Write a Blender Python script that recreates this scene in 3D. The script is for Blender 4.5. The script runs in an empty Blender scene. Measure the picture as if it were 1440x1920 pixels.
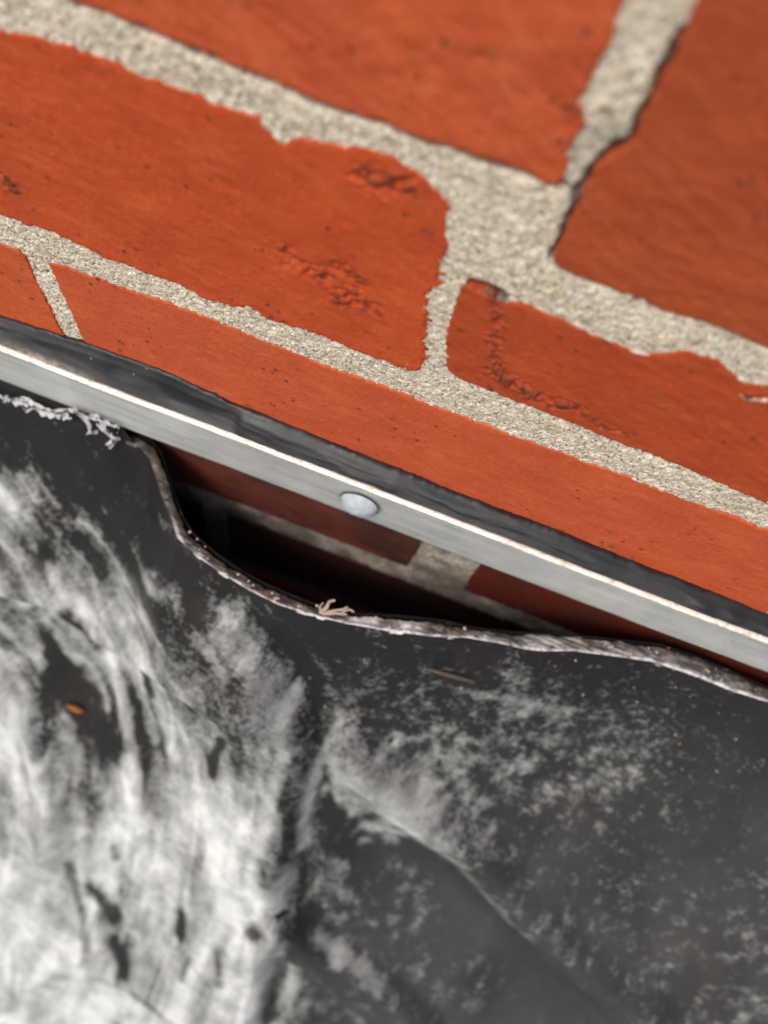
import bpy, math
import numpy as np
from mathutils import Matrix, Vector

# ------------------------------------------------------------------ camera
S = bpy.context.scene
H = 0.70                                   # camera height above the roof
TILT, ROLL, FPX = math.radians(25), math.radians(20.9), 1442.0
CAM = np.array([0.0, -0.130, H])
D = np.array([0, math.sin(TILT), -math.cos(TILT)])
U0 = np.array([0, math.cos(TILT), math.sin(TILT)])
R0 = np.array([1.0, 0, 0])
CR = math.cos(ROLL) * R0 + math.sin(ROLL) * U0
CU = -math.sin(ROLL) * R0 + math.cos(ROLL) * U0
cam_d = bpy.data.cameras.new('camera')
cam = bpy.data.objects.new('camera', cam_d)
S.collection.objects.link(cam)
m = Matrix.Identity(4)
for i in range(3):
    m[i][0], m[i][1], m[i][2], m[i][3] = CR[i], CU[i], -D[i], CAM[i]
cam.matrix_world = m
cam_d.sensor_fit = 'VERTICAL'
cam_d.sensor_height = 36
cam_d.sensor_width = 27
cam_d.lens = FPX / 1920 * 36
cam_d.clip_start = 0.005
cam_d.clip_end = 500
cam_d.dof.use_dof = True
cam_d.dof.focus_distance = 0.243
cam_d.dof.aperture_fstop = cam_d.lens / 4.3
S.camera = cam
# ------------------------------------------------------------------ sky, sun
SUN_EL, SUN_AZ = math.radians(52), math.radians(205)      # azimuth clockwise from +Y
w = bpy.data.worlds.new('World'); S.world = w; w.use_nodes = True
nt = w.node_tree
sky = nt.nodes.new('ShaderNodeTexSky'); sky.sky_type = 'NISHITA'; sky.sun_disc = False
sky.sun_elevation = SUN_EL; sky.sun_rotation = SUN_AZ
sky.air_density = 1.2; sky.dust_density = 6.0; sky.ozone_density = 0.6
bg = nt.nodes['Background']; bg.inputs[1].default_value = 0.13
nt.links.new(sky.outputs[0], bg.inputs[0])
sd = bpy.data.lights.new('sun', 'SUN'); sd.energy = 1.45; sd.angle = math.radians(16); sd.color = (1, .97, .93)
sun = bpy.data.objects.new('sun', sd); S.collection.objects.link(sun)
sdir = Vector((math.sin(SUN_AZ) * math.cos(SUN_EL), math.cos(SUN_AZ) * math.cos(SUN_EL), math.sin(SUN_EL)))
sun.rotation_euler = sdir.to_track_quat('Z', 'Y').to_euler()
S.view_settings.view_transform = 'Standard'; S.view_settings.look = 'None'
S.view_settings.exposure = 0.0; S.view_settings.gamma = 1.0
S.view_settings.use_curve_mapping = False
S.render.engine = 'CYCLES'

# ------------------------------------------------------------------ helpers
def rays(p):
    p = np.atleast_2d(np.asarray(p, float))
    return D + ((p[:, :1] - 720) / FPX) * CR + ((960 - p[:, 1:2]) / FPX) * CU
def on_y(p, Y=0.0):
    """photo points -> world points on the vertical plane y = Y"""
    d = rays(p); s = (Y - CAM[1]) / d[:, 1]
    return CAM + s[:, None] * d
def on_z(p, Z):
    d = rays(p); s = (Z - CAM[2]) / d[:, 2]
    return CAM + s[:, None] * d
def to_px(P):
    q = P - CAM; dep = np.maximum(q @ D, 1e-4)
    return np.stack([720 + FPX * (q @ CR) / dep, 960 - FPX * (q @ CU) / dep], -1)

def h2(ix, iy, seed):
    n = (ix.astype(np.int64) * 374761393 + iy.astype(np.int64) * 668265263 + seed * 974711) & 0xffffffff
    n = ((n ^ (n >> 13)) * 1274126177) & 0xffffffff
    n = ((n ^ (n >> 16)) * 2246822519) & 0xffffffff
    n = n ^ (n >> 15)
    return (n & 0xffff) / 65535.0
def vnoise(x, y, seed=0):
    ix, iy = np.floor(x), np.floor(y); fx, fy = x - ix, y - iy
    fx = fx * fx * (3 - 2 * fx); fy = fy * fy * (3 - 2 * fy)
    a, b = h2(ix, iy, seed), h2(ix + 1, iy, seed)
    c, d = h2(ix, iy + 1, seed), h2(ix + 1, iy + 1, seed)
    return (a * (1 - fx) + b * fx) * (1 - fy) + (c * (1 - fx) + d * fx) * fy
def fbm(x, y, o=4, seed=0):
    r = 0; a = 1; t = 0
    for i in range(o):
        r = r + a * vnoise(x * 2 ** i + 17.3 * i, y * 2 ** i - 9.1 * i, seed + i); t += a; a *= .5
    return r / t
def sstep(a, b, x):
    t = np.clip((x - a) / (b - a), 0, 1); return t * t * (3 - 2 * t)
def dist_poly(X, Z, pts, closed=True):
    """distance to a polyline; with closed also the inside test"""
    pts = np.asarray(pts, float); n = len(pts)
    dm = np.full(X.shape, 1e9); inside = np.zeros(X.shape, bool)
    for i in range(n if closed else n - 1):
        a, b = pts[i], pts[(i + 1) % n]; e = b - a
        t = np.clip(((X - a[0]) * e[0] + (Z - a[1]) * e[1]) / max(e @ e, 1e-18), 0, 1)
        dm = np.minimum(dm, (X - a[0] - t * e[0]) ** 2 + (Z - a[1] - t * e[1]) ** 2)
        if closed and a[1] != b[1]:
            c = ((a[1] > Z) != (b[1] > Z)) & (X < (b[0] - a[0]) * (Z - a[1]) / (b[1] - a[1]) + a[0])
            inside ^= c
    dm = np.sqrt(dm)
    return np.where(inside, dm, -dm) if closed else dm

def link(name, me, mat, parent=None, smooth=True):
    o = bpy.data.objects.new(name, me); S.collection.objects.link(o)
    if mat is not None and not me.materials: me.materials.append(mat)
    if smooth: me.polygons.foreach_set('use_smooth', np.ones(len(me.polygons), bool))
    if parent: o.parent = parent
    return o
def mesh_np(name, V, F, attrs=None):
    """V n x 3, F m x 4 quads"""
    me = bpy.data.meshes.new(name)
    me.vertices.add(len(V)); me.vertices.foreach_set('co', V.astype(np.float32).ravel())
    me.loops.add(F.size); me.loops.foreach_set('vertex_index', F.astype(np.int32).ravel())
    me.polygons.add(len(F)); me.polygons.foreach_set('loop_start', np.arange(0, F.size, F.shape[1], dtype=np.int32))
    for k, a in (attrs or {}).items():
        at = me.attributes.new(k, 'FLOAT', 'POINT'); at.data.foreach_set('value', a.astype(np.float32).ravel())
    me.update(calc_edges=True); me.validate()
    return me
def grid(name, P, keep=None, attrs=None, flip=False):
    """P: r x c x 3 grid -> mesh, dropping cells whose four corners are not all kept"""
    r, c = P.shape[:2]; idx = np.arange(r * c).reshape(r, c)
    F = np.stack([idx[:-1, :-1], idx[:-1, 1:], idx[1:, 1:], idx[1:, :-1]], -1).reshape(-1, 4)
    if flip: F = F[:, ::-1]
    V = P.reshape(-1, 3)
    A = {k: a.reshape(-1) for k, a in (attrs or {}).items()}
    if keep is not None:
        k = keep.reshape(-1); F = F[k[F].any(1)]
        used = np.unique(F); mp = np.zeros(r * c, np.int64); mp[used] = np.arange(len(used))
        V = V[used]; F = mp[F]; A = {q: a[used] for q, a in A.items()}
    return mesh_np(name, V, F, A)
def box_mesh(name, x0, x1, y0, y1, z0, z1, b=0.0):
    import bmesh
    bm = bmesh.new(); bmesh.ops.create_cube(bm, size=1)
    for v in bm.verts:
        v.co = ((x0 + x1) / 2 + v.co.x * (x1 - x0), (y0 + y1) / 2 + v.co.y * (y1 - y0), (z0 + z1) / 2 + v.co.z * (z1 - z0))
    if b: bmesh.ops.bevel(bm, geom=bm.edges[:], offset=b, segments=1, affect='EDGES')
    me = bpy.data.meshes.new(name); bm.to_mesh(me); bm.free(); return me
def empty(name, loc=(0, 0, 0)):
    o = bpy.data.objects.new(name, None); S.collection.objects.link(o); o.location = loc
    o.empty_display_size = .01; return o
def tag(o, label=None, cat=None, kind=None, group=None):
    if label: o['label'] = label
    if cat: o['category'] = cat
    if kind: o['kind'] = kind
    if group: o['group'] = group
    return o
# meshes are authored in world coordinates; a parent Empty gets its base location and children are offset back
def adopt(o, parent):
    o.parent = parent; o.matrix_parent_inverse = Matrix.Translation(parent.location).inverted()

# ------------------------------------------------------------------ materials
class Mat:
    def __init__(s, name):
        s.m = bpy.data.materials.new(name); s.m.use_nodes = True
        s.t = s.m.node_tree; s.b = s.t.nodes['Principled BSDF']
        s.co = s.n('ShaderNodeNewGeometry').outputs['Position']
    def n(s, typ, **k):
        q = s.t.nodes.new(typ)
        for a, v in k.items(): setattr(q, a, v)
        return q
    def l(s, a, b): s.t.links.new(a, b)
    def put(s, sock, v):
        if hasattr(v, 'is_linked') or hasattr(v, 'links'): s.l(v, sock)
        else: sock.default_value = v
    def noise(s, scale, detail=3, rough=.55, vec=None, dist=0.0):
        q = s.n('ShaderNodeTexNoise'); q.inputs['Scale'].default_value = scale
        q.inputs['Detail'].default_value = detail; q.inputs['Roughness'].default_value = rough
        q.inputs['Distortion'].default_value = dist
        s.l(vec or s.co, q.inputs['Vector']); return q.outputs['Fac']
    def voro(s, scale, vec=None, out='Color', feature='F1'):
        q = s.n('ShaderNodeTexVoronoi'); q.feature = feature; q.inputs['Scale'].default_value = scale
        s.l(vec or s.co, q.inputs['Vector']); return q.outputs[out]
    def ramp(s, fac, stops, interp='LINEAR'):
        q = s.n('ShaderNodeValToRGB'); e = q.color_ramp.elements; q.color_ramp.interpolation = interp
        while len(e) < len(stops): e.new(.5)
        for i, (p, c) in enumerate(stops):
            e[i].position = p; e[i].color = (c, c, c, 1) if isinstance(c, (int, float)) else (*c, 1)
        s.l(fac, q.inputs[0]); return q.outputs['Color']
    def mix(s, f, a, b, mode='MIX'):
        q = s.n('ShaderNodeMix', data_type='RGBA', blend_type=mode)
        for i, v in ((0, f), (6, a), (7, b)):
            if isinstance(v, tuple): q.inputs[i].default_value = (*v, 1)
            else: s.put(q.inputs[i], v)
        return q.outputs[2]
    def math(s, op, a, b=0.0, c=None, clamp=False):
        q = s.n('ShaderNodeMath', operation=op); q.use_clamp = clamp
        s.put(q.inputs[0], a); s.put(q.inputs[1], b)
        if c is not None: s.put(q.inputs[2], c)
        return q.outputs[0]
    def mapping(s, scale=(1, 1, 1), rot=(0, 0, 0)):
        q = s.n('ShaderNodeMapping'); q.inputs['Scale'].default_value = scale; q.inputs['Rotation'].default_value = rot
        s.l(s.co, q.inputs['Vector']); return q.outputs[0]
    def attr(s, name):
        q = s.n('ShaderNodeAttribute', attribute_name=name); return q.outputs['Fac']
    def bump(s, h, strength=.5, dist=.001, prev=None):
        q = s.n('ShaderNodeBump'); q.inputs['Strength'].default_value = strength; q.inputs['Distance'].default_value = dist
        s.l(h, q.inputs['Height'])
        if prev: s.l(prev, q.inputs['Normal'])
        s.l(q.outputs[0], s.b.inputs['Normal']); return q.outputs[0]
    def set(s, color=None, rough=None, metal=None, spec=None):
        for k, v in (('Base Color', color), ('Roughness', rough), ('Metallic', metal), ('Specular IOR Level', spec)):
            if v is None: continue
            if isinstance(v, tuple): s.b.inputs[k].default_value = (*v, 1)
            else: s.put(s.b.inputs[k], v)

def brick_mat():
    s = Mat('painted_brick')
    oi = s.n('ShaderNodeObjectInfo').outputs['Color']
    st = s.mapping((60, 60, 150), (0, math.radians(-28), 0))
    n1 = s.noise(1.0, 5, .6, st); n2 = s.noise(42, 6, .68); n3 = s.noise(480, 5, .7)
    col = s.mix(s.ramp(n2, [(.35, 0), (.7, 1)]), (.88, .82, .84), (1.07, 1.08, 1.06))
    col = s.mix(1.0, oi, col, 'MULTIPLY')
    lite = s.mix(1.0, col, (1.18, 1.55, 1.9), 'MULTIPLY')
    col = s.mix(s.math('MULTIPLY', s.ramp(n1, [(.5, 0), (.72, 1)]), .6), col, lite)
    col = s.mix(s.math('MULTIPLY', s.ramp(n3, [(.52, 0), (.7, 1)]), .7), col, lite)
    # bare dark specks in the paint
    sp = s.math('MULTIPLY', s.ramp(s.voro(230, out='Distance'), [(.10, 1), (.24, 0)]), s.ramp(s.noise(55, 3), [(.50, 0), (.60, 1)]))
    sp2 = s.math('MULTIPLY', s.ramp(s.noise(700, 2, .5), [(.66, 0), (.72, 1)]), s.ramp(s.noise(38, 3), [(.45, 0), (.62, 1)]))
    sp = s.math('MAXIMUM', sp, s.math('MULTIPLY', sp2, .55))
    sp = s.math('MAXIMUM', sp, s.attr('pit'))
    smg = s.ramp(s.noise(85, 5, .7), [(.60, 0), (.74, 1)])
    col = s.mix(s.math('MULTIPLY', smg, .38), col, (.15, .04, .024))
    col = s.mix(s.math('MULTIPLY', sp, .8), col, (.055, .028, .022))
    col = s.mix(s.math('MULTIPLY', s.attr('scuff'), .9), col, (.72, .60, .52))
    so_ = s.attr('dirt_shade')
    col = s.mix(s.math('MULTIPLY', so_, .95), col, (.030, .020, .016))
    # pale scuffs
    sc = s.math('MULTIPLY', s.ramp(s.voro(330, out='Distance'), [(.07, 1), (.13, 0)]), s.ramp(s.noise(70, 2), [(.62, 0), (.68, 1)]))
    col = s.mix(s.math('MULTIPLY', sc, .6), col, (.62, .40, .30))
    s.set(color=col, rough=s.ramp(n3, [(.3, .6), (.7, .85)]), spec=.22)
    h = s.math('ADD', s.math('MULTIPLY', n3, .6), s.math('MULTIPLY', n1, .25))
    b = s.bump(h, .7, .0011)
    s.bump(s.noise(1500, 2, .6), .25, .0003, b)
    return s.m
def mortar_mat():
    s = Mat('sandy_mortar')
    g = s.voro(1450, out='Color'); gd = s.voro(1450, out='Distance')
    sep = s.n('ShaderNodeSeparateColor'); s.l(g, sep.inputs[0])
    col = s.ramp(sep.outputs[0], [(0, (.36, .31, .25)), (.08, (.54, .49, .41)), (.32, (.62, .575, .49)), (.6, (.72, .68, .60)),
                                  (.86, (.84, .81, .74)), (.93, (.72, .56, .34)), (.965, (.26, .22, .19)), (1, (.90, .88, .83))], 'CONSTANT')
    n = s.noise(240, 4, .6)
    col = s.mix(1.0, col, s.mix(s.ramp(n, [(.3, 0), (.7, 1)]), (.80, .78, .73), (1.14, 1.14, 1.10)), 'MULTIPLY')
    col = s.mix(s.ramp(s.voro(520, out='Distance'), [(.03, .6), (.10, 0)]), col, (.16, .135, .11))
    col = s.mix(s.math('MULTIPLY', s.attr('grime_shade'), .8), col, (.06, .052, .045))
    s.set(color=col, rough=.85, spec=.25)
    h = s.math('ADD', s.math('MULTIPLY', gd, -1.0), s.math('MULTIPLY', s.noise(900, 3, .7), .9))
    s.bump(h, .7, .00055)
    return s.m
def sealant_mat():
    s = Mat('black_sealant')
    st = s.mapping((25, 120, 120))
    n = s.noise(1, 4, .6, st); n2 = s.noise(60, 4, .6)
    col = s.mix(s.ramp(n2, [(.42, 0), (.68, 1)]), (.008, .0105, .0145), (.024, .028, .034))
    col = s.mix(s.math('MULTIPLY', s.attr('dust'), s.ramp(s.noise(500, 3), [(.35, .2), (.6, 1)])), col, (.33, .29, .24))
    sp = s.math('MULTIPLY', s.ramp(s.voro(260, out='Distance'), [(.05, 1), (.1, 0)]), s.ramp(s.noise(60, 2), [(.6, 0), (.66, 1)]))
    col = s.mix(sp, col, (.35, .35, .34))
    s.set(color=col, rough=s.ramp(n2, [(.3, .40), (.7, .60)]), spec=.5)
    b = s.bump(n, .10, .0012); s.bump(s.noise(900, 3), .15, .0003, b)
    return s.m
def bar_mat():
    s = Mat('weathered_aluminium')
    st = s.mapping((18, 900, 900)); n = s.noise(1, 5, .6, st)
    n2 = s.noise(45, 4, .6)
    col = s.mix(s.ramp(n, [(.35, 0), (.68, 1)]), (.45, .475, .465), (.65, .68, .665))
    col = s.mix(s.math('MULTIPLY', s.ramp(n2, [(.45, 0), (.7, 1)]), .6), col, (.74, .77, .765))
    col = s.mix(s.math('MULTIPLY', s.attr('lip'), .9), col, s.mix(s.ramp(s.noise(380, 4), [(.3, 0), (.5, 1)]), (.55, .50, .41), (.90, .875, .79)))
    col = s.mix(s.attr('ring'), col, (.10, .10, .095))
    dk = s.math('MULTIPLY', s.ramp(s.voro(200, out='Distance'), [(.05, 1), (.12, 0)]), s.ramp(s.noise(40, 2), [(.6, 0), (.66, 1)]))
    col = s.mix(s.math('MULTIPLY', dk, .7), col, (.12, .11, .09))
    s.set(color=col, rough=.5, metal=.35, spec=.4)
    s.bump(n, .25, .0006)
    return s.m
def rivet_mat():
    s = Mat('zinc_rivet')
    n = s.noise(350, 4, .6)
    col = s.mix(s.ramp(n, [(.35, 0), (.7, 1)]), (.36, .42, .46), (.50, .555, .59))
    col = s.mix(s.math('MULTIPLY', s.attr('chip'), s.ramp(s.noise(800, 3), [(.42, 0), (.55, 1)])), col, (.16, .12, .085))
    s.set(color=col, rough=.65, metal=.0, spec=.35); s.bump(n, .3, .0006); return s.m
def membrane_mat():
    s = Mat('chalky_rubber')
    ch = s.attr('chalk')
    st = s.mapping((120, 60, 45), (0, 0, 0))
    fine = s.noise(420, 5, .7); mid = s.noise(120, 4, .65); big = s.noise(9, 3)
    v = s.math('ADD', s.math('MULTIPLY', fine, .68), s.math('MULTIPLY', mid, .32))
    x = s.math('ADD', ch, s.math('MULTIPLY', s.math('SUBTRACT', v, .5), s.math('MULTIPLY_ADD', s.attr('soft'), -1.35, 1.9)))
    f = s.ramp(x, [(.16, 0), (.45, .42), (1.0, 1)])
    base = s.mix(big, (.0105, .0112, .0117), (.020, .021, .0215))
    chalkc = s.mix(s.ramp(s.noise(60, 3), [(.35, 0), (.65, 1)]), (.54, .585, .59), (.84, .885, .89))
    col = s.mix(s.math('MULTIPLY', f, s.math('MULTIPLY_ADD', s.attr('soft'), .38, .58, clamp=True)), base, chalkc)
    # sky sheen painted in as a paler grey
    col = s.mix(s.attr('sky_sheen'), col, (.27, .28, .285))
    # thin brown film
    col = s.mix(s.math('MULTIPLY', s.ramp(s.noise(14, 4), [(.55, 0), (.75, 1)]), .05), col, (.10, .06, .045))
    s.set(color=col, rough=s.mix(f, (.42, .42, .42), (.85, .85, .85)), spec=.24)
    b = s.bump(v, .35, .0012)
    s.bump(s.noise(40, 3), .3, .004, b)
    return s.m
def edge_mat():
    s = Mat('torn_rubber_edge')
    n = s.noise(1, 5, .7, s.mapping((300, 700, 700))); m2 = s.noise(90, 3, .6)
    col = s.mix(s.ramp(n, [(.38, 0), (.64, 1)]), (.026, .023, .021), (.105, .090, .080))
    col = s.mix(s.math('MULTIPLY', s.ramp(m2, [(.52, 0), (.66, 1)]), .5), col, (.26, .19, .15))
    wv = s.math('MULTIPLY', s.attr('white'), s.ramp(n, [(.33, 0), (.52, 1)]))
    col = s.mix(wv, col, (.78, .79, .80))
    s.set(color=col, rough=.7, spec=.3)
    s.bump(n, .4, .0005)
    return s.m
def plain(name, c, rough=.8, c2=None, sc=200, bump=.3):
    s = Mat(name); n = s.noise(sc, 4, .6)
    s.set(color=s.mix(n, c, c2 or tuple(x * 1.4 for x in c)), rough=rough)
    s.bump(n, bump, .3 / sc); return s.m

M_BRICK, M_MORTAR, M_SEAL, M_BAR, M_RIV, M_MEM, M_EDGE = brick_mat(), mortar_mat(), sealant_mat(), bar_mat(), rivet_mat(), membrane_mat(), edge_mat()
M_ROOF = plain('roof_felt', (.05, .05, .05), .85, (.10, .10, .10), 60)
M_STONE = plain('coping_concrete', (.32, .31, .28), .9, (.42, .41, .38), 90)
M_SCRAP = plain('dried_adhesive', (.38, .38, .40), .6, (.62, .62, .64), 500)
M_FIBRE = plain('frayed_fibre', (.38, .30, .22), .8, (.55, .47, .38), 900)
M_STRAW = plain('dry_straw', (.075, .06, .045), .85, (.12, .095, .07), 300)
M_LEAF = plain('orange_leaf', (.22, .075, .02), .8, (.40, .15, .05), 300)

# ------------------------------------------------------------------ the setting: roof
me = bpy.data.meshes.new('roof_deck')
me.from_pydata([(-150, -150, -.012), (150, -150, -.012), (150, 150, -.012), (-150, 150, -.012)], [], [(0, 1, 2, 3)])
tag(link('roof_deck', me, M_ROOF, smooth=False), kind='structure')

# ------------------------------------------------------------------ brick wall
wall = empty('brick_wall', (0, 0.05, 0))
tag(wall, 'orange-red painted brick wall with wide sandy mortar joints above the metal strip', 'wall')
def P(pts):                                   # photo outline -> (x, z) on the wall face
    q = on_y(pts); return q[:, [0, 2]]
def W(*pts): return np.array(pts, float) + np.array([0, H])   # wall metres, z relative to the camera
A = np.vstack([P([(130, 0), (200, 22), (275, 55), (380, 100), (505, 150), (600, 192), (670, 215), (720, 232), (780, 258), (840, 272), (890, 295), (940, 310), (985, 325), (1020, 345), (1045, 350),
                  (1058, 335), (1068, 310), (1062, 285), (1082, 255), (1097, 232), (1082, 195), (1110, 145), (1135, 100), (1160, 45), (1172, 0)]),
               W((.003, -.045), (-.215, -.045), (-.215, -.103), (-.13, -.103))])
A2 = np.vstack([P([(1440, 655), (1380, 628), (1320, 605), (1240, 580), (1170, 550), (1110, 528), (1065, 510), (1033, 490), (1045, 462), (1062, 430), (1080, 392), (1092, 352), (1112, 322), (1150, 290), (1185, 272),
                   (1200, 235), (1225, 180), (1250, 130), (1280, 60), (1305, 0)]), W((.024, -.045), (.23, -.045), (.23, -.128))])
Bb = np.vstack([W((-.222, -.176), (-.222, -.119)), P([(0, 56), (60, 68), (115, 85), (160, 95), (215, 115), (260, 140), (330, 170), (400, 193), (450, 212), (485, 220), (500, 250), (528, 274), (542, 262), (590, 264), (640, 272),
                   (690, 282), (735, 295), (775, 322), (812, 345), (845, 378), (838, 402), (832, 420), (842, 458), (826, 500), (832, 528), (808, 548), (800, 575), (806, 600), (798, 640), (802, 670), (782, 697),
                   (740, 688), (690, 668), (640, 648), (585, 625), (540, 612), (500, 598), (470, 580), (430, 575), (380, 558), (320, 528), (260, 506), (190, 482), (130, 450), (80, 432), (40, 420), (0, 404)])])
B2 = np.vstack([P([(867, 532), (898, 548), (936, 566), (975, 572), (1030, 592), (1090, 620), (1130, 638), (1170, 650), (1215, 665), (1260, 665), (1290, 660), (1340, 675), (1370, 700), (1395, 718), (1440, 722)]),
               W((.22, -.138), (.22, -.181)), P([(1440, 946), (1380, 920), (1300, 885), (1200, 845), (1120, 815), (1060, 790), (1000, 765), (950, 748), (900, 728), (860, 712), (838, 690), (833, 650), (843, 600), (855, 565)])])
Cc = np.vstack([P([(88, 490), (130, 505), (200, 530), (290, 560), (380, 592), (450, 620), (520, 650), (600, 685), (680, 712), (760, 740), (800, 758), (900, 795), (1000, 830), (1100, 868), (1180, 895), (1250, 925), (1320, 950), (1440, 995)]),
               W((.15, -.204), (.142, -.236), (.138, -.252), (-.118, -.252)), P([(160, 648), (135, 590), (112, 540)])])
C0 = np.vstack([W((-.335, -.252), (-.335, -.198)), P([(0, 458), (35, 470), (48, 485), (62, 512), (85, 560), (105, 600), (125, 640)]), W((-.1235, -.252))])
C2 = W((.162, -.197), (.38, -.199), (.38, -.252), (.160, -.252))
D1 = W((-.2, -.267), (.019, -.265), (.020, -.29), (.0185, -.3255), (-.1, -.327), (-.2, -.326))
D2 = W((.044, -.266), (.26, -.267), (.26, -.326), (.10, -.3275), (.046, -.3265))
D0 = W((-.43, -.267), (-.212, -.267), (-.212, -.326), (-.43, -.326))
E1 = W((-.30, -.3425), (-.082, -.3425), (-.082, -.4), (-.30, -.4))
E2 = W((-.070, -.343), (-.01, -.3425), (.05, -.344), (.149, -.343), (.149, -.400), (.04, -.401), (-.070, -.400))
E3 = W((.16, -.343), (.38, -.343), (.38, -.4), (.16, -.4))
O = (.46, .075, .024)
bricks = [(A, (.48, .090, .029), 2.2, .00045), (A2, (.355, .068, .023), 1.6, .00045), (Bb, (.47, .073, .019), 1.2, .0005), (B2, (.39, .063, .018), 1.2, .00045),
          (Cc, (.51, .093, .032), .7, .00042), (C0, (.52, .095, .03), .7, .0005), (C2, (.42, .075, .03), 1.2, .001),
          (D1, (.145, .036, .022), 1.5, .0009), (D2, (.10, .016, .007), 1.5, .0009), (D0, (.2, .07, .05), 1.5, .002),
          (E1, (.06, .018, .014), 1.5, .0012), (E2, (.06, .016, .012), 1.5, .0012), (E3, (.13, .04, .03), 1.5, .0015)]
# crumbled patches and cracks, (polyline in wall metres, half width, depth)
def PL(pts): return P(pts)
patch = [(PL([(690, 330), (720, 345), (760, 350)]), .0042, .0016), (PL([(530, 470), (560, 500), (600, 515), (640, 500), (670, 530), (640, 560)]), .0034, .0014),
         (PL([(0, 325), (20, 345)]), .0035, .0014), (PL([(925, 565), (930, 610), (925, 660), (945, 715)]), .0020, .0016),
         (PL([(925, 690), (960, 720), (1000, 740), (1040, 762), (1080, 765)]), .0030, .0019), (PL([(1110, 790), (1175, 812)]), .0018, .0011),
         (PL([(890, 100), (915, 105)]), .0012, .0012), (PL([(1390, 740), (1440, 748)]), .0010, .0010), (PL([(650, 560), (700, 580)]), .003, .0008),
         (PL([(1020, 180), (1085, 205)]), .0012, .0008)]
def brick(poly, col, rough_amp, step, k):
    x0, z0 = poly.min(0) - .002; x1, z1 = poly.max(0) + .002
    xs = np.arange(x0, x1, step); zs = np.arange(z0, z1, step)
    X, Z = np.meshgrid(xs, zs)
    sdv = dist_poly(X, Z, poly)
    j = (fbm(X / .0016, Z / .0016, 3, 5 + k) - .5) * .0014 + (vnoise(X / .0011, Z / .0008, 6 + k) - .5) * .0016 * (sstep(.016, .004, np.hypot((X + .005) / 1.0, (Z - H + .150) / 2.2)) if k == 2 else 0) + (vnoise(X / .007, Z / .007, 9 + k) - .5) * .0007
    edge_rough = 1.5 if k in (2,) else 1.0
    sdv = sdv + j * edge_rough
    # rounded arris, then a steep side going 12 mm back into the mortar bed
    r = .0004
    t = np.clip(sdv / r, 0, 1); drop = (1 - np.sqrt(np.clip(1 - (1 - t) ** 2, 0, 1))) * r
    drop = drop + np.where(sdv < 0, np.clip(-sdv / .0004, 0, 1) * .012, 0)
    relief = (fbm(X / .018, Z / .009, 4, 20 + k) - .5) * .0005 * rough_amp
    relief += (fbm(X / .0035 + Z / .004, Z / .0028, 3, 31 + k) - .5) * .00035 * min(rough_amp, 1.6)
    pit = np.zeros_like(X)
    for pl, wd, dp in patch:
        if pl[:, 0].max() < x0 - .01 or pl[:, 0].min() > x1 + .01 or pl[:, 1].max() < z0 or pl[:, 1].min() > z1: continue
        dd = dist_poly(X, Z, pl, False)
        mk = sstep(wd * 1.35, wd * .3, dd + (fbm(X / .003, Z / .003, 2, 3) - .5) * wd * 1.3)
        cr = fbm(X / .0016, Z / .0010, 3, 77 + k) * .75 + vnoise(X / .0045, Z / .003, 78) * .25 - .55
        relief += mk * (cr * dp * 3.0 + dp * .25)
        pit = np.maximum(pit, mk * sstep(-.04, -.17, cr) * .9)
    Y = drop + relief
    dirt_shade = np.zeros_like(X)
    if k >= 7:  # lower bricks: dirt, plus the gap's shade painted into the colour
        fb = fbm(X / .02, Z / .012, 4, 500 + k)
        dirt_shade = np.clip((.25 if k < 10 else .55) + (fb - .5) * 1.6 + (sstep(-.02, .015, X) * .45 if k == 7 else 0) - (.25 if k == 8 else 0), 0, 1)
    Pg = np.stack([X, Y, Z], -1)
    me = grid('brick', Pg, sdv > -.0006, {'pit': pit, 'dirt_shade': dirt_shade, 'scuff': sstep(.0006, .0002, np.minimum(dist_poly(X, Z, PL([(1388, 742), (1402, 750), (1440, 752)]), False),
        dist_poly(X, Z, PL([(1180, 655), (1220, 668)]), False) + .0002) + (fbm(X / .0012, Z / .0012, 2, 9) - .5) * .0012) if k == 3 else pit * 0})
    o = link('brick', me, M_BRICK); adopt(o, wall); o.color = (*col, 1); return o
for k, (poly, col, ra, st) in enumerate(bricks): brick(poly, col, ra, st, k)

# mortar in the joints: one rough sheet, present where no brick covers it
st = .00045
xs = np.arange(-.215, .15, st); zs = np.arange(H - .412, H - .045, st)
X, Z = np.meshgrid(xs, zs)
sdm = np.full(X.shape, -1.0); near_under = np.zeros(X.shape)
for k, (poly, *_r) in enumerate(bricks):
    x0, z0 = poly.min(0) - .02; x1, z1 = poly.max(0) + .02
    q = (X > x0) & (X < x1) & (Z > z0) & (Z < z1)
    if not q.any(): continue
    s_ = dist_poly(X[q], Z[q], poly); sdm[q] = np.maximum(sdm[q], s_)
    if k in (0, 1):                      # open shrinkage gap along the two uppermost bricks
        s2 = dist_poly(X[q], Z[q] , poly)
        pl_ = poly[:15] if k == 0 else poly[:19]
        s2 = -dist_poly(X[q], Z[q], pl_, False)
        near_under[q] = np.maximum(near_under[q], sstep(-.0021 if k == 0 else -.0014, -.0006, s2 + (fbm(X[q] / .004, Z[q] / .004, 3, 8) - .5) * .0022))
base = .0004 + (fbm(X / .02, Z / .01, 3, 41) - .5) * .0012
tool = sstep(-.006, 0, sdm) * .0002
grain = (fbm(X / .0011, Z / .0011, 3, 43) - .5) * .0010
Yv = base + tool + grain + near_under * .0045
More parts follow.
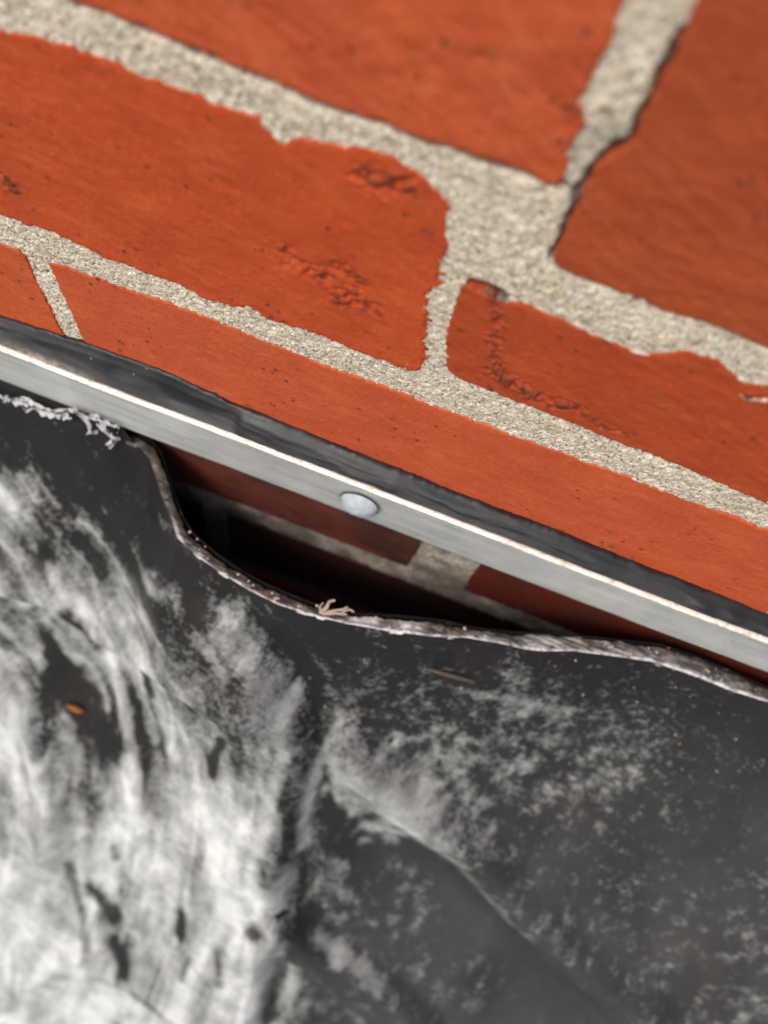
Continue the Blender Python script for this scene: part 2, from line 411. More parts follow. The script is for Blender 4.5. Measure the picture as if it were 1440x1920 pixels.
# the black hole over the top corner of the right-hand brick, and the crack beside the lower left one
hole = np.maximum(sstep(.0018, .0012, dist_poly(X, Z, PL([(886, 537), (908, 543), (934, 554)]), False)), sstep(.0006, .0003, dist_poly(X, Z, PL([(66, 505), (78, 515), (90, 512)]), False)))
Yv += hole * .014
zr = Z - H
grime_shade = np.clip(near_under * .7 + hole, 0, 1)  # shade inside the open gap and the hole, painted into the mortar
grime_shade = np.maximum(grime_shade, sstep(.0030, .0020, dist_poly(X, Z, PL([(892, 541), (912, 548), (934, 558)]), False)))
grime_shade = np.maximum(grime_shade, sstep(-.262, -.275, zr) * (.66 + 1.2 * (fbm(X / .01, Z / .01, 3, 91) - .42) + .45 * sstep(-.345, -.352, zr)))  # joint grime; the dimness further down the opening is painted in too
grime_shade = np.maximum(grime_shade, sstep(-.262, -.275, zr) * sstep(.010, .018, X) * sstep(.056, .046, X) * np.clip(.25 + 2.4 * (fbm(X / .007, Z / .007, 4, 92) - .42), 0, .9))
grime_shade = np.maximum(grime_shade, np.clip(sstep(.010, .002, dist_poly(X, Z, PL([(1085, 350), (1110, 300), (1130, 270)]), False)) * .45, 0, 1) * fbm(X / .002, Z / .002, 2, 4) * 1.5)
Pg = np.stack([X, Yv, Z], -1)
mo = link('mortar', grid('mortar', Pg, sdm < .0012, {'grime_shade': np.clip(grime_shade, 0, 1)}), M_MORTAR); adopt(mo, wall)
# plain bed behind everything, and the rest of the wall as ordinary bricks
bed = link('mortar_bed', box_mesh('mortar_bed', -1.9, 1.9, .0075, .22, -.01, 1.10), M_MORTAR, smooth=False); adopt(bed, wall)
rng = np.random.default_rng(4)
unit = box_mesh('brick', -.1075, .1075, 0, .06, -.0305, .0305, .0016)
det = [p for p, *_r in bricks]
row_z = [-.150 + .0735 * i for i in range(-7, 9)]
for i, zc in enumerate(row_z):
    off = {0: .0}.get(i, .1125 * (i % 2)) + .113
    for j in range(-8, 9):
        xc = j * .226 + off - .113
        if abs(xc) > 1.8: continue
        zz = zc - .0005
        # leave out those the traced bricks already fill
        hit = any(p[:, 0].min() < xc + .112 and p[:, 0].max() > xc - .112 and p[:, 1].min() - H < zz + .032 and p[:, 1].max() - H > zz - .032 for p in det)
        if hit: continue
        if abs(zz + .39) < .05 and abs(xc) < .4: pass
        o = link('brick', unit, M_BRICK, smooth=False); adopt(o, wall)
        o.location = (xc, rng.uniform(0, .001), H + zz)
        c = rng.uniform(.85, 1.08); o.color = (.42 * c, .078 * c, .028 * c, 1)
for j in range(6):
    o = link('coping_stone', box_mesh('coping_stone', -1.9 + j * .634, -1.9 + j * .634 + .628, -.03, .25, 1.105, 1.165, .006), M_STONE, smooth=False); adopt(o, wall)

# ------------------------------------------------------------------ metal strip with rivet
bar = empty('termination_bar', (0, -.006, H - .277))
tag(bar, 'dull aluminium strip with one domed rivet, screwed along the wall over the torn membrane', 'metal strip')
xs = np.concatenate([np.linspace(-1.2, -.24, 30), np.arange(-.24, .24, .0012), np.linspace(.24, 1.2, 30)])
# (y, z) profile, closed loop: face, flared lip, lip tip, back
prof = np.array([(-.0035, -.2772), (-.0061, -.2774), (-.0066, -.2768), (-.0067, -.2720), (-.0067, -.2660), (-.0067, -.2580), (-.0068, -.2525), (-.0078, -.2496), (-.0094, -.2472), (-.0099, -.2464),
                 (-.0097, -.2459), (-.0083, -.2453), (-.0077, -.2455), (-.0066, -.2478), (-.0047, -.2515), (-.0040, -.2540), (-.0038, -.2720), (-.0035, -.2772)])
lipm = np.array([0, 0, 0, 0, 0, 0, 0, .0, .25, .9, 1, 1, .7, 0, 0, 0, 0, 0])
sag = (vnoise(xs / .12, xs * 0, 3) - .5) * .0010
Pb = np.zeros((len(prof), len(xs), 3)); Pb[:, :, 0] = xs[None]
Pb[:, :, 1] = prof[:, :1] + (vnoise(xs / .05, xs * 0, 13) - .5)[None] * .0004
Pb[:, :, 2] = prof[:, 1:] + H + sag[None]
jag = (fbm(xs / .004, xs * 0, 3, 55) - .5) * .0007
Pb[10:13, :, 1] += jag[None] * .6; 
rc = on_y([(675, 942)], -.0067)[0]
# more rows across the flat face, so that it can carry dents and the contact shade painted round the rivet
def finer(a, k0, k1, n):
    return np.concatenate([a[:k0]] + [a[k0:k0 + 1] * (1 - t) + a[k0 + 1:k0 + 2] * t for t in np.linspace(0, 1, n, endpoint=False)] + [a[k0 + 1:]]) if k1 == k0 + 1 else a
lipg = np.repeat(lipm[:, None], len(xs), 1)
for k0 in (5, 4, 3, 2): Pb = finer(Pb, k0, k0 + 1, 8); lipg = finer(lipg, k0, k0 + 1, 8)
Pb[2:40, :, 1] += (fbm(Pb[2:40, :, 0] / .02, Pb[2:40, :, 2] / .008, 3, 88) - .5) * .0005
ringd = np.hypot(Pb[..., 0] - rc[0], (Pb[..., 2] - rc[2]))
ring = sstep(.0092, .0074, ringd + (fbm(Pb[..., 0] / .002, Pb[..., 2] / .002, 2, 5) - .5) * .0012) * (Pb[..., 1] < -.0055)
bmesh_bar = grid('metal_strip', Pb, None, {'lip': lipg, 'ring': ring * .85})
adopt(link('metal_strip', bmesh_bar, M_BAR), bar)
# rivet
rc = on_y([(675, 942)], -.0067)[0]
rr, rh = .0073, .0052
th = np.linspace(0, 2 * np.pi, 65); rp = np.linspace(0, 1, 20)
T, R_ = np.meshgrid(th, rp)
hh = rh * np.sqrt(np.clip(1 - (R_ * .985) ** 2, 0, 1)) ** 1.0
lump = (fbm(np.cos(T) * R_ * 3 + 9, np.sin(T) * R_ * 3 + 9, 3, 6) - .5) * .0005
wob = 1 + .02 * np.sin(2 * T + 1)
Pr = np.stack([rc[0] + np.cos(T) * R_ * rr * wob, -.0066 - hh - lump * (R_ < .98), rc[2] + np.sin(T) * R_ * rr * wob], -1)
dchip = np.hypot((Pr[:, :, 0] - (rc[0] + .0001)) / .0042, (Pr[:, :, 2] - (rc[2] - .0052)) / .0022)
Pr[:, :, 1] += sstep(1.1, .5, dchip) * .0007 * (fbm(Pr[:, :, 0] / .0008, Pr[:, :, 2] / .0008, 2, 1))
adopt(link('rivet', grid('rivet', Pr, None, {'chip': sstep(1.3, .6, dchip)}), M_RIV), bar)

# ------------------------------------------------------------------ sealant bead
xs = np.concatenate([np.linspace(-1.2, -.24, 30), np.arange(-.24, .24, .0007), np.linspace(.24, 1.2, 30)])
ns = 22; s_ = np.linspace(0, 1, ns)
top = on_y([(0, 590), (150, 638), (300, 690), (430, 750), (560, 802), (650, 840), (755, 879), (840, 916), (1000, 975), (1200, 1055), (1330, 1105), (1440, 1152)])
zt = np.interp(xs, top[:, 0], top[:, 2]) + (fbm(xs / .006, xs * 0, 4, 66) - .5) * .0012 + (vnoise(xs / .0012, xs * 0, 67) - .5) * .0004
zl = np.full_like(xs, H - .2459) + np.interp(xs, np.concatenate([[-9], xs[30:-30], [9]]), np.concatenate([[0], ((vnoise(xs / .12, xs * 0, 3) - .5) * .0010)[30:-30], [0]]))
yl = -.0083 + (fbm(xs / .008, xs * 0, 3, 68) - .5) * .0009
over = sstep(.50, .75, fbm(xs / .012, xs * 0, 4, 69)) * .0012
zs_ = np.interp(xs, np.linspace(-1.2, 1.2, 161), np.interp(np.linspace(-1.2, 1.2, 161), top[:, 0], top[:, 2]))
Pz = np.zeros((ns + 2, len(xs), 3)); Pz[:, :, 0] = xs[None]
for i, q in enumerate(s_):
    # bulging upper shoulder, shallow hollow, then down to the lip
    y = -.0010 - .0016 * min(q / .3, 1) + (yl + .0026) * max(0, (q - .12) / .88) ** 1.7
    Pz[i + 1, :, 1] = y; Pz[i + 1, :, 2] = (zs_ + (zt - zs_) * (1 - q) ** 24) * (1 - q) + zl * q
Pz[-2, :, 1] -= over * .8; Pz[-3, :, 1] -= over * .3
Pz[1, :, 1] = -.0004
Pz[0] = Pz[1] + np.array([0, .004, -.001]); Pz[-1] = Pz[-2] + np.array([0, .004, -.0012])
q2 = np.linspace(0, 1, ns + 2)[:, None]
XX = np.repeat(xs[None], ns + 2, 0)
# where a second pass of sealant starts over the first, and lumps at the right end
xj = on_y([(440, 775)], -.006)[0][0]
Pz[:, :, 1] -= sstep(xj - .002, xj + .003, XX) * .0017 * np.sin(np.pi * q2)
Pz[:, :, 1] -= (fbm(XX / .02, q2 * 3 + XX * 0, 3, 70) - .5) * .0014 * np.sin(np.pi * q2)
for cx in (.118, .131, .146): Pz[:, :, 1] -= np.exp(-((XX - cx) / .0045) ** 2) * .0012 * np.exp(-((q2 - .45) / .25) ** 2)
xd0, xd1 = on_y([(30, 665)], -.008)[0][0], on_y([(160, 715)], -.008)[0][0]
dust = sstep(xd0 - .01, xd0 + .005, XX) * sstep(xd1 + .01, xd1 - .02, XX) * sstep(.72, .95, q2)
xd2, xd3 = on_y([(625, 885)], -.008)[0][0], on_y([(700, 915)], -.008)[0][0]
dust = np.maximum(dust, sstep(xd2 - .003, xd2, XX) * sstep(xd3 + .003, xd3, XX) * sstep(.8, .96, q2))
so = link('sealant_bead', grid('sealant_bead', Pz, None, {'dust': dust}), M_SEAL)
tag(so, 'smooth black sealant bead squeezed along the top edge of the metal strip', 'sealant')

# ------------------------------------------------------------------ torn membrane
mem = empty('roofing_membrane', (0, -.2, 0))
tag(mem, 'torn black rubber membrane with white chalky residue sagging away from the brick wall', 'roofing membrane')
ZE = H - .287
outer = [(-260, 640), (0, 740), (120, 785), (215, 822), (262, 838), (280, 860), (300, 920), (320, 973), (333, 1010), (360, 1033), (383, 1053), (413, 1073), (467, 1107), (522, 1134), (588, 1155), (647, 1169), (730, 1184),
         (813, 1194), (876, 1196), (938, 1207), (1001, 1221), (1076, 1221), (1145, 1230), (1220, 1240), (1295, 1265), (1370, 1295), (1440, 1317), (1600, 1385), (1800, 1465)]
inner = [(-260, 610), (0, 712), (120, 757), (225, 797), (295, 825), (310, 867), (333, 943), (353, 987), (393, 1023), (423, 1047), (480, 1083), (563, 1119), (605, 1134), (667, 1148), (747, 1150), (855, 1163), (880, 1173),
         (959, 1182), (1022, 1184), (1076, 1188), (1160, 1197), (1240, 1205), (1320, 1232), (1440, 1285), (1600, 1350), (1800, 1430)]
eo, ei = on_z(outer, ZE), on_z(inner, ZE)
eo[:, 1] = np.minimum(eo[:, 1], -.0075); ei[:, 1] = np.minimum(ei[:, 1], -.0010)
def edge_out(x): return np.interp(x, eo[:, 0], eo[:, 1])
def edge_in(x): return np.interp(x, ei[:, 0], ei[:, 1])
# down-slope profile as a curve (outward, down), integrated from the slope angle
tt = np.concatenate([np.arange(0, .66, .0011), np.linspace(.661, 1.6, 40)])
ang = np.radians(16) + np.radians(20) * sstep(0, .12, tt) + np.radians(54) * sstep(.40, .56, tt)
dt = np.diff(tt, prepend=0)
outw = np.cumsum(np.sin(ang) * dt); down = np.cumsum(np.cos(ang) * dt)
down = down / down[-1] * (ZE - .004)
xg = np.concatenate([np.linspace(-1.2, -.30, 25), np.arange(-.297, .46, .0011), np.linspace(.465, 1.2, 25)])
XG, TG = np.meshgrid(xg, tt)
ye = edge_out(xg)
xl = on_z([(238, 830)], ZE)[0][0]; tuck = sstep(xl + .006, xl - .010, XG)
blend = sstep(0, .30, TG)                  # the torn edge's wave dies out down the slope
YG = ye[None] * (1 - blend) + (-.034) * blend - outw[:, None]
ZG = ZE - down[:, None] + tuck * .0125 * (1 - sstep(0, .035, TG))
YG = YG + tuck * .0052 * (1 - sstep(0, .016, TG))
PX = to_px(np.stack([XG, YG, ZG], -1).reshape(-1, 3)).reshape(XG.shape + (2,))
px, py = PX[..., 0], PX[..., 1]
far = ~((px > -300) & (px < 1750) & (py > 500) & (py < 2250))
px = np.clip(px, -300, 1750); py = np.clip(py, 600, 2250)
# normal of the base sheet (towards the open air)
nn = np.stack([0 * ang, -np.cos(ang), np.sin(ang)], -1)[:, None, :]
disp = (fbm(XG / .12, TG / .16, 3, 200) - .5) * .016
def side(pl):                              # signed distance in px to an open polyline, + on its left (image down-left)
    pl = np.asarray(pl, float); dm = np.full(px.shape, 1e9); sg = np.ones(px.shape)
    for a, b in zip(pl[:-1], pl[1:]):
        e = b - a; t = np.clip(((px - a[0]) * e[0] + (py - a[1]) * e[1]) / (e @ e), 0, 1)
        d2 = (px - a[0] - t * e[0]) ** 2 + (py - a[1] - t * e[1]) ** 2
        cr = e[0] * (py - a[1]) - e[1] * (px - a[0])
        up = d2 < dm; dm = np.where(up, d2, dm); sg = np.where(up, np.sign(cr), sg)
    return np.sqrt(dm) * sg
def ends(pl, r=60):
    pl = np.asarray(pl, float)
    return 1.0
f1 = side([(425, 1110), (470, 1160), (520, 1225), (575, 1310), (610, 1380), (600, 1460), (575, 1560), (555, 1700), (520, 1800), (500, 1950)])
disp += .016 * sstep(-14, 40, f1) * sstep(300, 30, f1)
f2 = side([(640, 1390), (700, 1430), (760, 1480), (860, 1545), (930, 1610), (1000, 1690), (1090, 1775), (1200, 1865), (1330, 1970)])
disp += .015 * np.exp(-(np.where(f2 > 0, f2 / 60, f2 / 34)) ** 2) * sstep(560, 700, px)
disp -= .016 * np.exp(-((f2 - 140) / 85) ** 2) * sstep(600, 760, px)
f3 = side([(-80, 1060), (0, 1090), (110, 1125), (200, 1190), (370, 1250), (470, 1300)])
disp += .009 * sstep(-70, 0, f3) * sstep(22, -2, f3)
f4 = side([(560, 1690), (640, 1760), (720, 1810), (800, 1880), (850, 1950)])
disp += .014 * sstep(-14, 14, f4) * sstep(120, 14, f4) * sstep(480, 560, px)
f5 = side([(-60, 1230), (0, 1300), (60, 1400), (100, 1500), (90, 1600)])
disp += .008 * np.exp(-(f5 / 28) ** 2)
f6 = side([(0, 1880), (120, 1800), (250, 1830), (420, 1900), (520, 1960)])
disp += .006 * np.exp(-(f6 / 24) ** 2)
disp *= np.where(far, .3, 1) * sstep(.0, .05, TG)
disp += (fbm(XG / .02, TG / .03, 3, 210) - .5) * .0022 * sstep(0, .03, TG)

# white residue: how much of it lies where (traced from the photograph, it belongs to the sheet)
gx = np.arange(0, 1441, 120)
gy = np.array([840, 900, 960, 1020, 1080, 1140, 1200, 1260, 1320, 1380, 1440, 1500, 1560, 1620, 1680, 1740, 1800, 1860, 1920])
G = np.array([[12, 10, 5, 5, 5, 5, 5, 0, 0, 0, 0, 0, 0], [15, 8, 5, 5, 5, 5, 5, 0, 0, 0, 0, 0, 0], [38, 22, 8, 6, 5, 5, 5, 0, 0, 0, 0, 0, 0],
 [60, 45, 18, 8, 5, 5, 5, 0, 0, 0, 0, 0, 0], [66, 62, 36, 14, 6, 5, 5, 0, 0, 0, 0, 0, 0], [60, 66, 52, 26, 12, 8, 6, 5, 0, 0, 0, 0, 0],
 [36, 40, 60, 40, 32, 12, 10, 10, 8, 8, 6, 5, 5], [20, 34, 52, 50, 48, 14, 14, 10, 14, 14, 12, 8, 5], [50, 12, 42, 50, 48, 26, 18, 12, 24, 20, 18, 10, 6],
 [74, 20, 18, 55, 50, 30, 28, 28, 30, 18, 18, 12, 10], [70, 48, 30, 60, 56, 32, 34, 30, 20, 24, 18, 12, 10], [56, 66, 60, 66, 66, 36, 46, 32, 14, 22, 18, 9, 10],
 [56, 76, 76, 76, 76, 30, 50, 42, 12, 16, 16, 10, 12], [66, 80, 80, 85, 80, 26, 30, 36, 18, 16, 16, 10, 12], [85, 72, 50, 76, 70, 26, 22, 22, 24, 18, 20, 16, 16],
 [90, 86, 36, 76, 70, 16, 28, 12, 12, 22, 20, 16, 20], [95, 90, 60, 90, 80, 16, 18, 8, 8, 18, 22, 18, 20], [95, 95, 80, 86, 84, 20, 22, 18, 8, 10, 18, 22, 26],
 [90, 90, 80, 90, 80, 30, 22, 22, 10, 10, 14, 22, 26]]) / 100.0
# streaky warp of the lookup, so the patches have ragged, drawn-out outlines
wx = (fbm(px / 60, py / 130, 4, 301) - .5) * 130; wy = (fbm(px / 60, py / 130, 4, 302) - .5) * 220
def look(ax, ay):
    u = np.clip(ax / 120, 0, 11.999); v = np.clip((ay - 840) / 60, 0, 17.999)
    i, j = u.astype(int), v.astype(int); fu, fv = u - i, v - j
    fu = fu * fu * (3 - 2 * fu); fv = fv * fv * (3 - 2 * fv)
    return (G[j, i] * (1 - fu) + G[j, i + 1] * fu) * (1 - fv) + (G[j + 1, i] * (1 - fu) + G[j + 1, i + 1] * fu) * fv
ch = look(px + wx, py + wy)
# drawn-out streaks: they lean on the left and hang straight near the middle
lean = np.interp(py, [800, 1150, 1350, 1950], [.75, .7, .28, -.10])
sx = px - lean * (py - 1300)
stk = fbm(sx / 34 + 0 * py, py / 150, 4, 310)
lm = sstep(720, 560, px + (py - 1400) * .05)
lm2 = lm * (1 - .6 * sstep(260, 100, px) * sstep(1450, 1600, py))
ch = ch * (1 + lm2 * (stk - .5) * 1.9) + lm2 * (stk - .5) * .25 + (lm - lm2) * (fbm(px / 45, py / 50, 4, 311) - .5) * .7
ripl = fbm(px / 34 + py / 50, py / 30 - px / 90, 4, 320)
ch = ch - (1 - lm) * .06
ripl = fbm(px / 20 + py / 40, py / 17 - px / 60, 4, 320) * .6 + ripl * .4
ch += (1 - lm) * (ripl - .54) * 1.1 * sstep(-.02, .20, ch)
ch += (fbm(px / 14, py / 20, 3, 330) - .5) * .16
def stroke(pl, wd, a):
    global ch
    d_ = np.abs(side(pl)) + (fbm(px / 16, py / 30, 2, 340) - .5) * wd * 1.2
    mk = sstep(wd * 1.6, wd * .2, d_)
    ch = ch * (1 - mk * abs(a)) + mk * abs(a) * (1.0 if a > 0 else -.12)
for pl, wd, a in [
    ([(-40, 1230), (0, 1300), (30, 1360), (70, 1430), (90, 1500)], 20, .75), ([(185, 1190), (215, 1280), (235, 1370), (250, 1460)], 13, .6), ([(105, 1190), (140, 1250)], 9, .4),
    ([(365, 1258), (320, 1262), (298, 1280), (310, 1350), (345, 1470)], 10, .6), ([(262, 1300), (280, 1350), (290, 1390)], 9, .5),
    ([(552, 1290), (545, 1400), (515, 1490), (500, 1570), (480, 1640)], 13, .6), ([(640, 1350), (605, 1400), (585, 1480), (575, 1560)], 9, .45),
    ([(440, 1630), (425, 1670), (410, 1705)], 8, .7), ([(500, 1680), (465, 1715), (440, 1780)], 9, .7), ([(545, 1600), (540, 1650), (530, 1710)], 9, .6),
    ([(490, 1780), (480, 1850), (490, 1930)], 16, .6), ([(590, 1715), (640, 1760), (720, 1815)], 7, .5), ([(100, 1130), (200, 1190), (370, 1250)], 3, .4),
    ([(160, 1120), (200, 1190), (215, 1250)], 9, .5), ([(440, 1140), (490, 1220), (540, 1290)], 22, .35), ([(620, 1400), (640, 1440), (700, 1440)], 14, .25),
    ([(720, 1470), (790, 1540), (860, 1600), (960, 1700)], 16, .30), ([(860, 1300), (960, 1320), (1060, 1340)], 9, .25),
    # bare dark patches
    ([(170, 1660), (205, 1690), (212, 1720)], 18, -.8), ([(215, 1760), (240, 1810)], 15, -.8), ([(130, 1620), (145, 1680), (165, 1790)], 10, -.55), ([(350, 1690), (352, 1715)], 13, -.75),
    ([(485, 1700), (508, 1685)], 13, -.75), ([(430, 1360), (412, 1400), (410, 1425)], 11, -.8), ([(510, 1560), (520, 1600)], 12, -.5), ([(370, 1760), (355, 1800)], 9, -.6), ([(425, 1740), (430, 1790)], 8, -.5),
    ([(140, 1150), (190, 1200)], 22, -.7), ([(100, 1290), (150, 1340), (200, 1400)], 36, -.6), ([(60, 1150), (90, 1210), (110, 1260)], 14, -.5), ([(260, 1320), (258, 1380)], 6, -.6),
    ([(215, 1585), (220, 1600)], 10, -.6), ([(270, 1250), (285, 1300)], 6, -.5), ([(620, 1500), (670, 1620), (720, 1700)], 20, -.45), ([(590, 1700), (540, 1780), (510, 1880)], 22, -.7),
    ([(760, 1620), (900, 1720), (1000, 1820), (1060, 1900)], 40, -.6), ([(600, 1760), (700, 1880)], 12, -.4), ([(20, 1790), (30, 1860)], 5, -.3), ([(260, 1840), (330, 1870), (420, 1905)], 6, -.6), ([(560, 1230), (600, 1320)], 12, -.5)]:
    stroke(pl, wd, a)
rg = 1 - np.abs(2 * fbm(sx / 60 + 3, py / 260, 3, 312) - 1)
rg2 = 1 - np.abs(2 * fbm(px / 75 + 9, py / 70, 3, 313) - 1)
ch = ch * (1 - .08 * lm) + lm * sstep(.12, .35, ch) * (sstep(.88, .99, rg) * .26 + sstep(.9, .99, rg2) * .12 - .10 * sstep(.80, .6, rg))
ch += .10 * (1 - lm) * sstep(1230, 1300, py + (px - 900) * -.15) * sstep(1560, 1430, py) * sstep(1420, 1150, px)
ch += .07 * lm * (1 - sstep(.25, .6, ch))
ch -= .11 * lm * sstep(1520, 1250, py) * (.4 + 1.2 * fbm((px - py * .4) / 50, (py + px * .3) / 160, 3, 371))
soft = np.clip(lm * .60 + sstep(190, 60, np.hypot((px - 720) / 1.0, (py - 1500) / .9)) * .9, 0, 1)
ch = np.maximum(ch, .52 * sstep(150, 40, np.abs(f2 - 60)) * sstep(1560, 1460, py - (px - 700) * .3) * sstep(600, 680, px) * sstep(930, 850, px) * (.6 + .7 * fbm(px / 50, py / 70, 3, 361)))
ch = np.clip(ch, -.15, 1.05)
ch = np.where(far, .35 + (fbm(XG / .06, TG / .1, 4, 350) - .5) * 1.0, ch)
Pm = np.stack([XG, YG, ZG], -1) + nn * disp[..., None]
Pm[..., 2] = np.maximum(Pm[..., 2], .0005 - .004)
top_row = Pm[0].copy()
adopt(link('membrane_sheet', grid('membrane_sheet', Pm, None, {'chalk': ch, 'soft': soft, 'sky_sheen': .12 * sstep(1250, 1850, py + px * .1) * (1 - lm) * (.4 + 1.1 * fbm(px / 90, py / 110, 3, 390)) + .0 * lm}, flip=True), M_MEM), mem)
# underside, a few millimetres behind the face
ks = list(range(0, 560, 10)); cs = list(range(0, len(xg), 6))
back = Pm[np.ix_(ks, cs)] - nn[ks] * .0045
back[0, :, 1] = np.maximum(edge_in(xg[cs]), back[0, :, 1]); back[0, :, 2] = ZE - .0015
back[1:4, :, 1] = np.maximum(back[1:4, :, 1], (edge_in(xg[cs]) - outw[ks[1:4]][:, None] * .9))
back[..., 1] = np.minimum(back[..., 1], -.0008)
adopt(link('membrane_backing', grid('membrane_backing', back, None, {'chalk': np.full(back.shape[:2], .0)}), M_MEM), mem)
# torn edge: the rough thickness of the sheet, seen from above
xe = np.arange(on_z([(236, 830)], ZE)[0][0], .25, .0004); nq = 16; q = np.linspace(0, 1, nq)[:, None]
yo, yi = edge_out(xe)[None], edge_in(xe)[None]
XE = np.repeat(xe[None], nq, 0)
ragi = (fbm(xe / .004, xe * 0, 4, 400) - .5)[None] * .0020 + (vnoise(xe / .0011, xe * 0, 401) - .5)[None] * .0004
rago = (fbm(xe / .007, xe * 0, 4, 402) - .5)[None] * .0007
yi = yo + (yi - yo) * (.80 + .35 * (fbm(xe / .03, xe * 0, 2, 410) - .5))[None]
YE = yo + rago + (yi - yo + ragi) * q
ZEg = ZE + .0004 + (fbm(XE / .011, YE / .0015, 4, 403) - .5) * .0007 * np.sin(np.pi * np.clip(q * 1.0, .06, .94)) - .0022 * q ** 2
ZEg[0] = ZE - .0012; YE[0] -= .0002
ZEg[1] += .0003
ZEg[-1] -= .002
ppx = to_px(np.stack([XE, YE, ZEg], -1).reshape(-1, 3)).reshape(XE.shape + (2,))[..., 0]
wh = sstep(370, 420, ppx) * sstep(.26, .02, q + (fbm(XE / .003, q * 2 + XE * 0, 3, 404) - .5) * .3) * .95
wh = np.maximum(wh, sstep(840, 960, ppx) * sstep(1300, 1150, ppx) * sstep(.46, .68, fbm(XE / .009, YE / .0011, 4, 405)) * .6)
for c_, r_ in ((690, 26), (763, 18), (780, 12), (335, 10), (378, 12), (665, 12)):
    wh = np.maximum(wh, np.exp(-((ppx - c_) / r_) ** 2) * (.2 + sstep(.2, .5, q) * .8 if c_ > 640 else sstep(.5, .1, q)))
wh = np.maximum(wh, .18 * sstep(.52, .66, fbm(XE / .003, YE / .001, 3, 406)))
ZEg += .0012 * np.exp(-((ppx - 765) / 16) ** 2) * np.sin(np.pi * q)
adopt(link('torn_edge', grid('torn_edge', np.stack([XE, YE, ZEg], -1), None, {'white': wh}, flip=True), M_EDGE), mem)
# what is left of the sheet clamped behind the strip
adopt(link('clamped_remnant', box_mesh('clamped_remnant', -1.2, 1.2, -.0034, -.0012, H - .2745, H - .246), M_MEM), mem)

def tube(pts, rad, seg=6, jit=0.0, seed=0):
    """closed tapering tube along points; returns V, F"""
    r_ = np.random.default_rng(seed); pts = np.asarray(pts, float); n = len(pts)
    V = []; F = []
    for i, p in enumerate(pts):
        t = pts[min(i + 1, n - 1)] - pts[max(i - 1, 0)]; t /= np.linalg.norm(t) + 1e-12
        a = np.cross(t, (0.3, 0.2, 1)); a /= np.linalg.norm(a); b = np.cross(t, a)
        rr_ = rad[i] if hasattr(rad, '__len__') else rad
        for k in range(seg):
            an = 2 * math.pi * k / seg; j = 1 + r_.uniform(-jit, jit)
            V.append(p + (a * math.cos(an) + b * math.sin(an)) * rr_ * j)
    for i in range(n - 1):
        for k in range(seg): F.append((i * seg + k, i * seg + (k + 1) % seg, (i + 1) * seg + (k + 1) % seg, (i + 1) * seg + k))
    return V, F
def tubes(name, lst, mat, parent=None):
    V, F = [], []
    for v, f in lst:
        o_ = len(V); V += list(v); F += [tuple(i + o_ for i in q_) for q_ in f]
    me = bpy.data.meshes.new(name); me.from_pydata([tuple(v) for v in V], [], F); me.update()
    o = link(name, me, mat)
    if parent: adopt(o, parent)
    return o
def curve(pts, n=24):
    pts = np.asarray(pts, float); t = np.linspace(0, len(pts) - 1, n); i = np.clip(t.astype(int), 0, len(pts) - 2); f = (t - i)[:, None]
    g = lambda k: pts[np.clip(i + k, 0, len(pts) - 1)]
    p0, p1, p2, p3 = g(-1), g(0), g(1), g(2)
    return .5 * (2 * p1 + (p2 - p0) * f + (2 * p0 - 5 * p1 + 4 * p2 - p3) * f ** 2 + (3 * p1 - p0 - 3 * p2 + p3) * f ** 3)
def pts_at(l, Z): return on_z(l, Z)
# little frayed tuft standing on the torn edge
lst = []
for pl, r_ in (([(600, 1150), (612, 1140), (618, 1128), (628, 1126)], .0009), ([(604, 1152), (622, 1146), (640, 1143), (652, 1138)], .0007), ([(610, 1150), (628, 1150), (650, 1152)], .0007),
               ([(603, 1148), (600, 1138), (606, 1130)], .0005), ([(640, 1148), (655, 1143), (664, 1148)], .0005)):
    c = curve(pts_at(pl, ZE + .003), 12); lst.append(tube(c, np.linspace(r_, r_ * .45, 12), 6, .35, 3))
tubes('frayed_tuft', lst, M_FIBRE, mem)
# pale shredded adhesive film hanging out under the strip at the left
def shred(pl, wid, seed, y0=-.0098):
    c = curve(on_y([(a_, b_ - 6) for a_, b_ in pl], y0), 90); wid *= 1.35; n = len(c); m_ = 11
    u, v = np.meshgrid(np.linspace(0, 1, m_), np.arange(n))
    L = v * np.linalg.norm(c[1] - c[0])
    half = wid * (.45 + .8 * fbm(L / .006, u * 0, 3, seed))
    t = np.gradient(c, axis=0); t /= np.linalg.norm(t, axis=1)[:, None]
    nrm = np.stack([-t[:, 2], 0 * t[:, 0], t[:, 0]], -1)
    Q = c[:, None, :] + nrm[:, None, :] * ((u - .5) * half)[..., None]
    Q[..., 1] += (fbm(L / .0022, u * 3, 3, seed + 1) - .5) * .0045 - .0008
    Q[..., 2] += (fbm(L / .0018, u * 2.5, 3, seed + 2) - .5) * .0022
    keep = fbm(L / .0016, u * 3.5 + seed, 3, seed + 3) > .38 + .16 * np.abs(u - .5) * 2
    return grid('adhesive_shred', Q, keep)
for i, (pl, wd) in enumerate((([(-30, 733), (20, 752), (60, 768), (100, 782), (130, 780)], .0042), ([(-20, 768), (8, 760), (22, 748)], .0022), ([(40, 750), (75, 762), (110, 772), (150, 775)], .0026),
        ([(150, 778), (166, 795), (176, 812), (170, 822)], .0030), ([(172, 784), (195, 804), (212, 820), (224, 828)], .0036), ([(178, 834), (200, 838), (216, 830)], .0018), ([(140, 772), (180, 790), (225, 808)], .0024))):
    adopt(link('adhesive_shred', shred(pl, wd, 700 + 10 * i), M_SCRAP), mem)

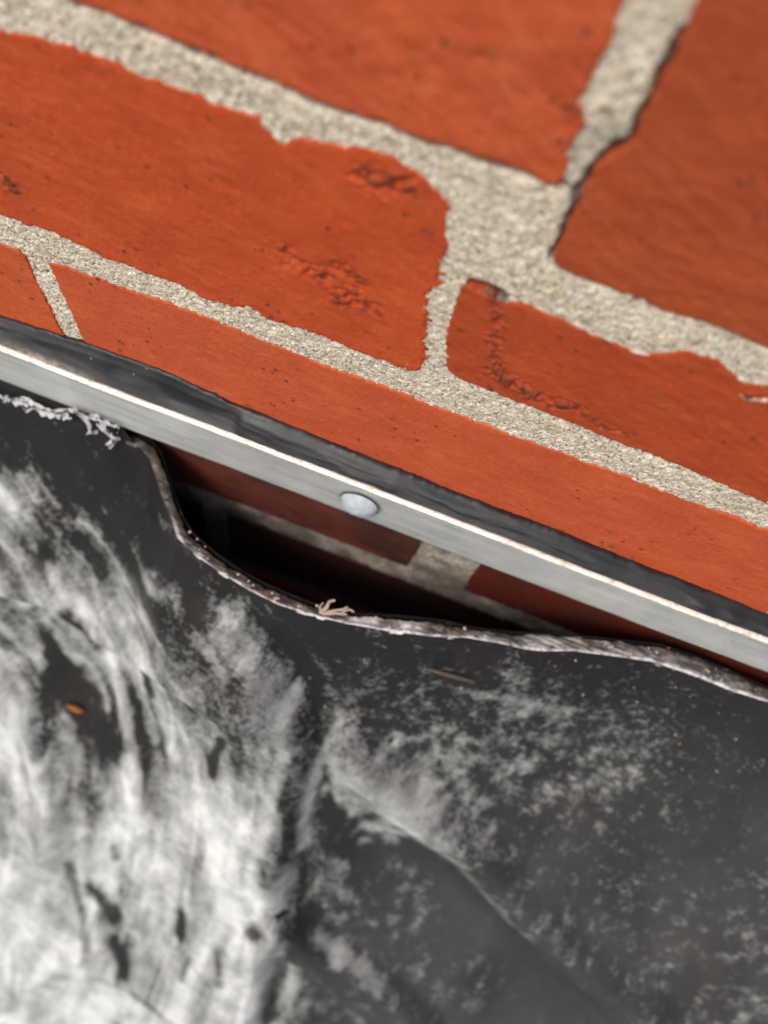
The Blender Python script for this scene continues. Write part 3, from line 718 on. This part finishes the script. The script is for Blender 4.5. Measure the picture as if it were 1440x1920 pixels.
def surf_at(p):
    """nearest point of the sheet under a photo point"""
    k = np.argmin((px - p[0]) ** 2 + (py - p[1]) ** 2 + np.where(far, 1e9, 0)); i, j = np.unravel_index(k, px.shape); return Pm[i, j]
# loose crumbs of mortar and brick on the torn edge and the sheet
rg_ = np.random.default_rng(11); lst = []
def crumb(c, r):
    V = []; 
    for a_, b_ in ((0, -1.0), *[(k * math.pi / 2.5, -.35) for k in range(5)], *[(k * math.pi / 2.5 + .6, .4) for k in range(5)], (0, 1.0)):
        q_ = math.sqrt(max(0, 1 - b_ * b_)); V.append(c + r * rg_.uniform(.7, 1.25) * np.array([q_ * math.cos(a_), q_ * math.sin(a_), b_ * .8]))
    F = [(0, 1 + (k + 1) % 5, 1 + k) for k in range(5)] + [(1 + k, 1 + (k + 1) % 5, 6 + k) for k in range(5)] + [(1 + (k + 1) % 5, 6 + (k + 1) % 5, 6 + k) for k in range(5)] + [(6 + k, 6 + (k + 1) % 5, 11) for k in range(5)]
    return V, F
for k in range(46):
    x_ = rg_.uniform(-.07, .17); t_ = rg_.uniform(.1, .9)
    y_ = edge_out(x_) * (1 - t_) + edge_in(x_) * t_
    lst.append(crumb(np.array([x_, y_, ZE + .0006]), rg_.uniform(.00025, .0008)))
for k in range(60):
    q_ = surf_at((rg_.uniform(450, 1440), rg_.uniform(1230, 1500))); lst.append(crumb(q_ + np.array([0, -.0002, .0003]), rg_.uniform(.0002, .0006)))
tag(tubes('mortar_crumbs', lst, plain('crumb_dust', (.30, .20, .14), .9, (.60, .56, .48), 160)), 'tiny loose crumbs of mortar scattered on the torn edge and the rubber sheet', 'crumbs', 'stuff')

a, b = surf_at((800, 1255)), surf_at((890, 1280))
n_ = np.array([0, -.75, .6]) * .0010
c = curve([a + n_, (a * 2 + b) / 3 + n_ * 1.3, (a + 2 * b) / 3 + n_ * 1.2, b + n_], 10)
so = tubes('dry_straw', [tube(c, np.array([.0002, .0007, .0009, .001, .001, .0009, .0009, .0008, .0006, .0002]), 6, .1)], M_STRAW)
tag(so, 'short thin brown straw lying on the dark rubber just below the torn edge', 'straw')
c = surf_at((137, 1335)); q5 = np.random.default_rng(2)
rings = [tube([c + np.array([-.0045, -.001, .0015]), c + np.array([-.001, -.0012, .0022]), c + np.array([.003, -.001, .002]), c + np.array([.005, -.001, .001])], [.0005, .0021, .0019, .0004], 7, .3, 2)]
lo = tubes('leaf_fragment', rings, M_LEAF)
tag(lo, 'tiny orange leaf fragment stuck on the whitened rubber at lower left', 'leaf')
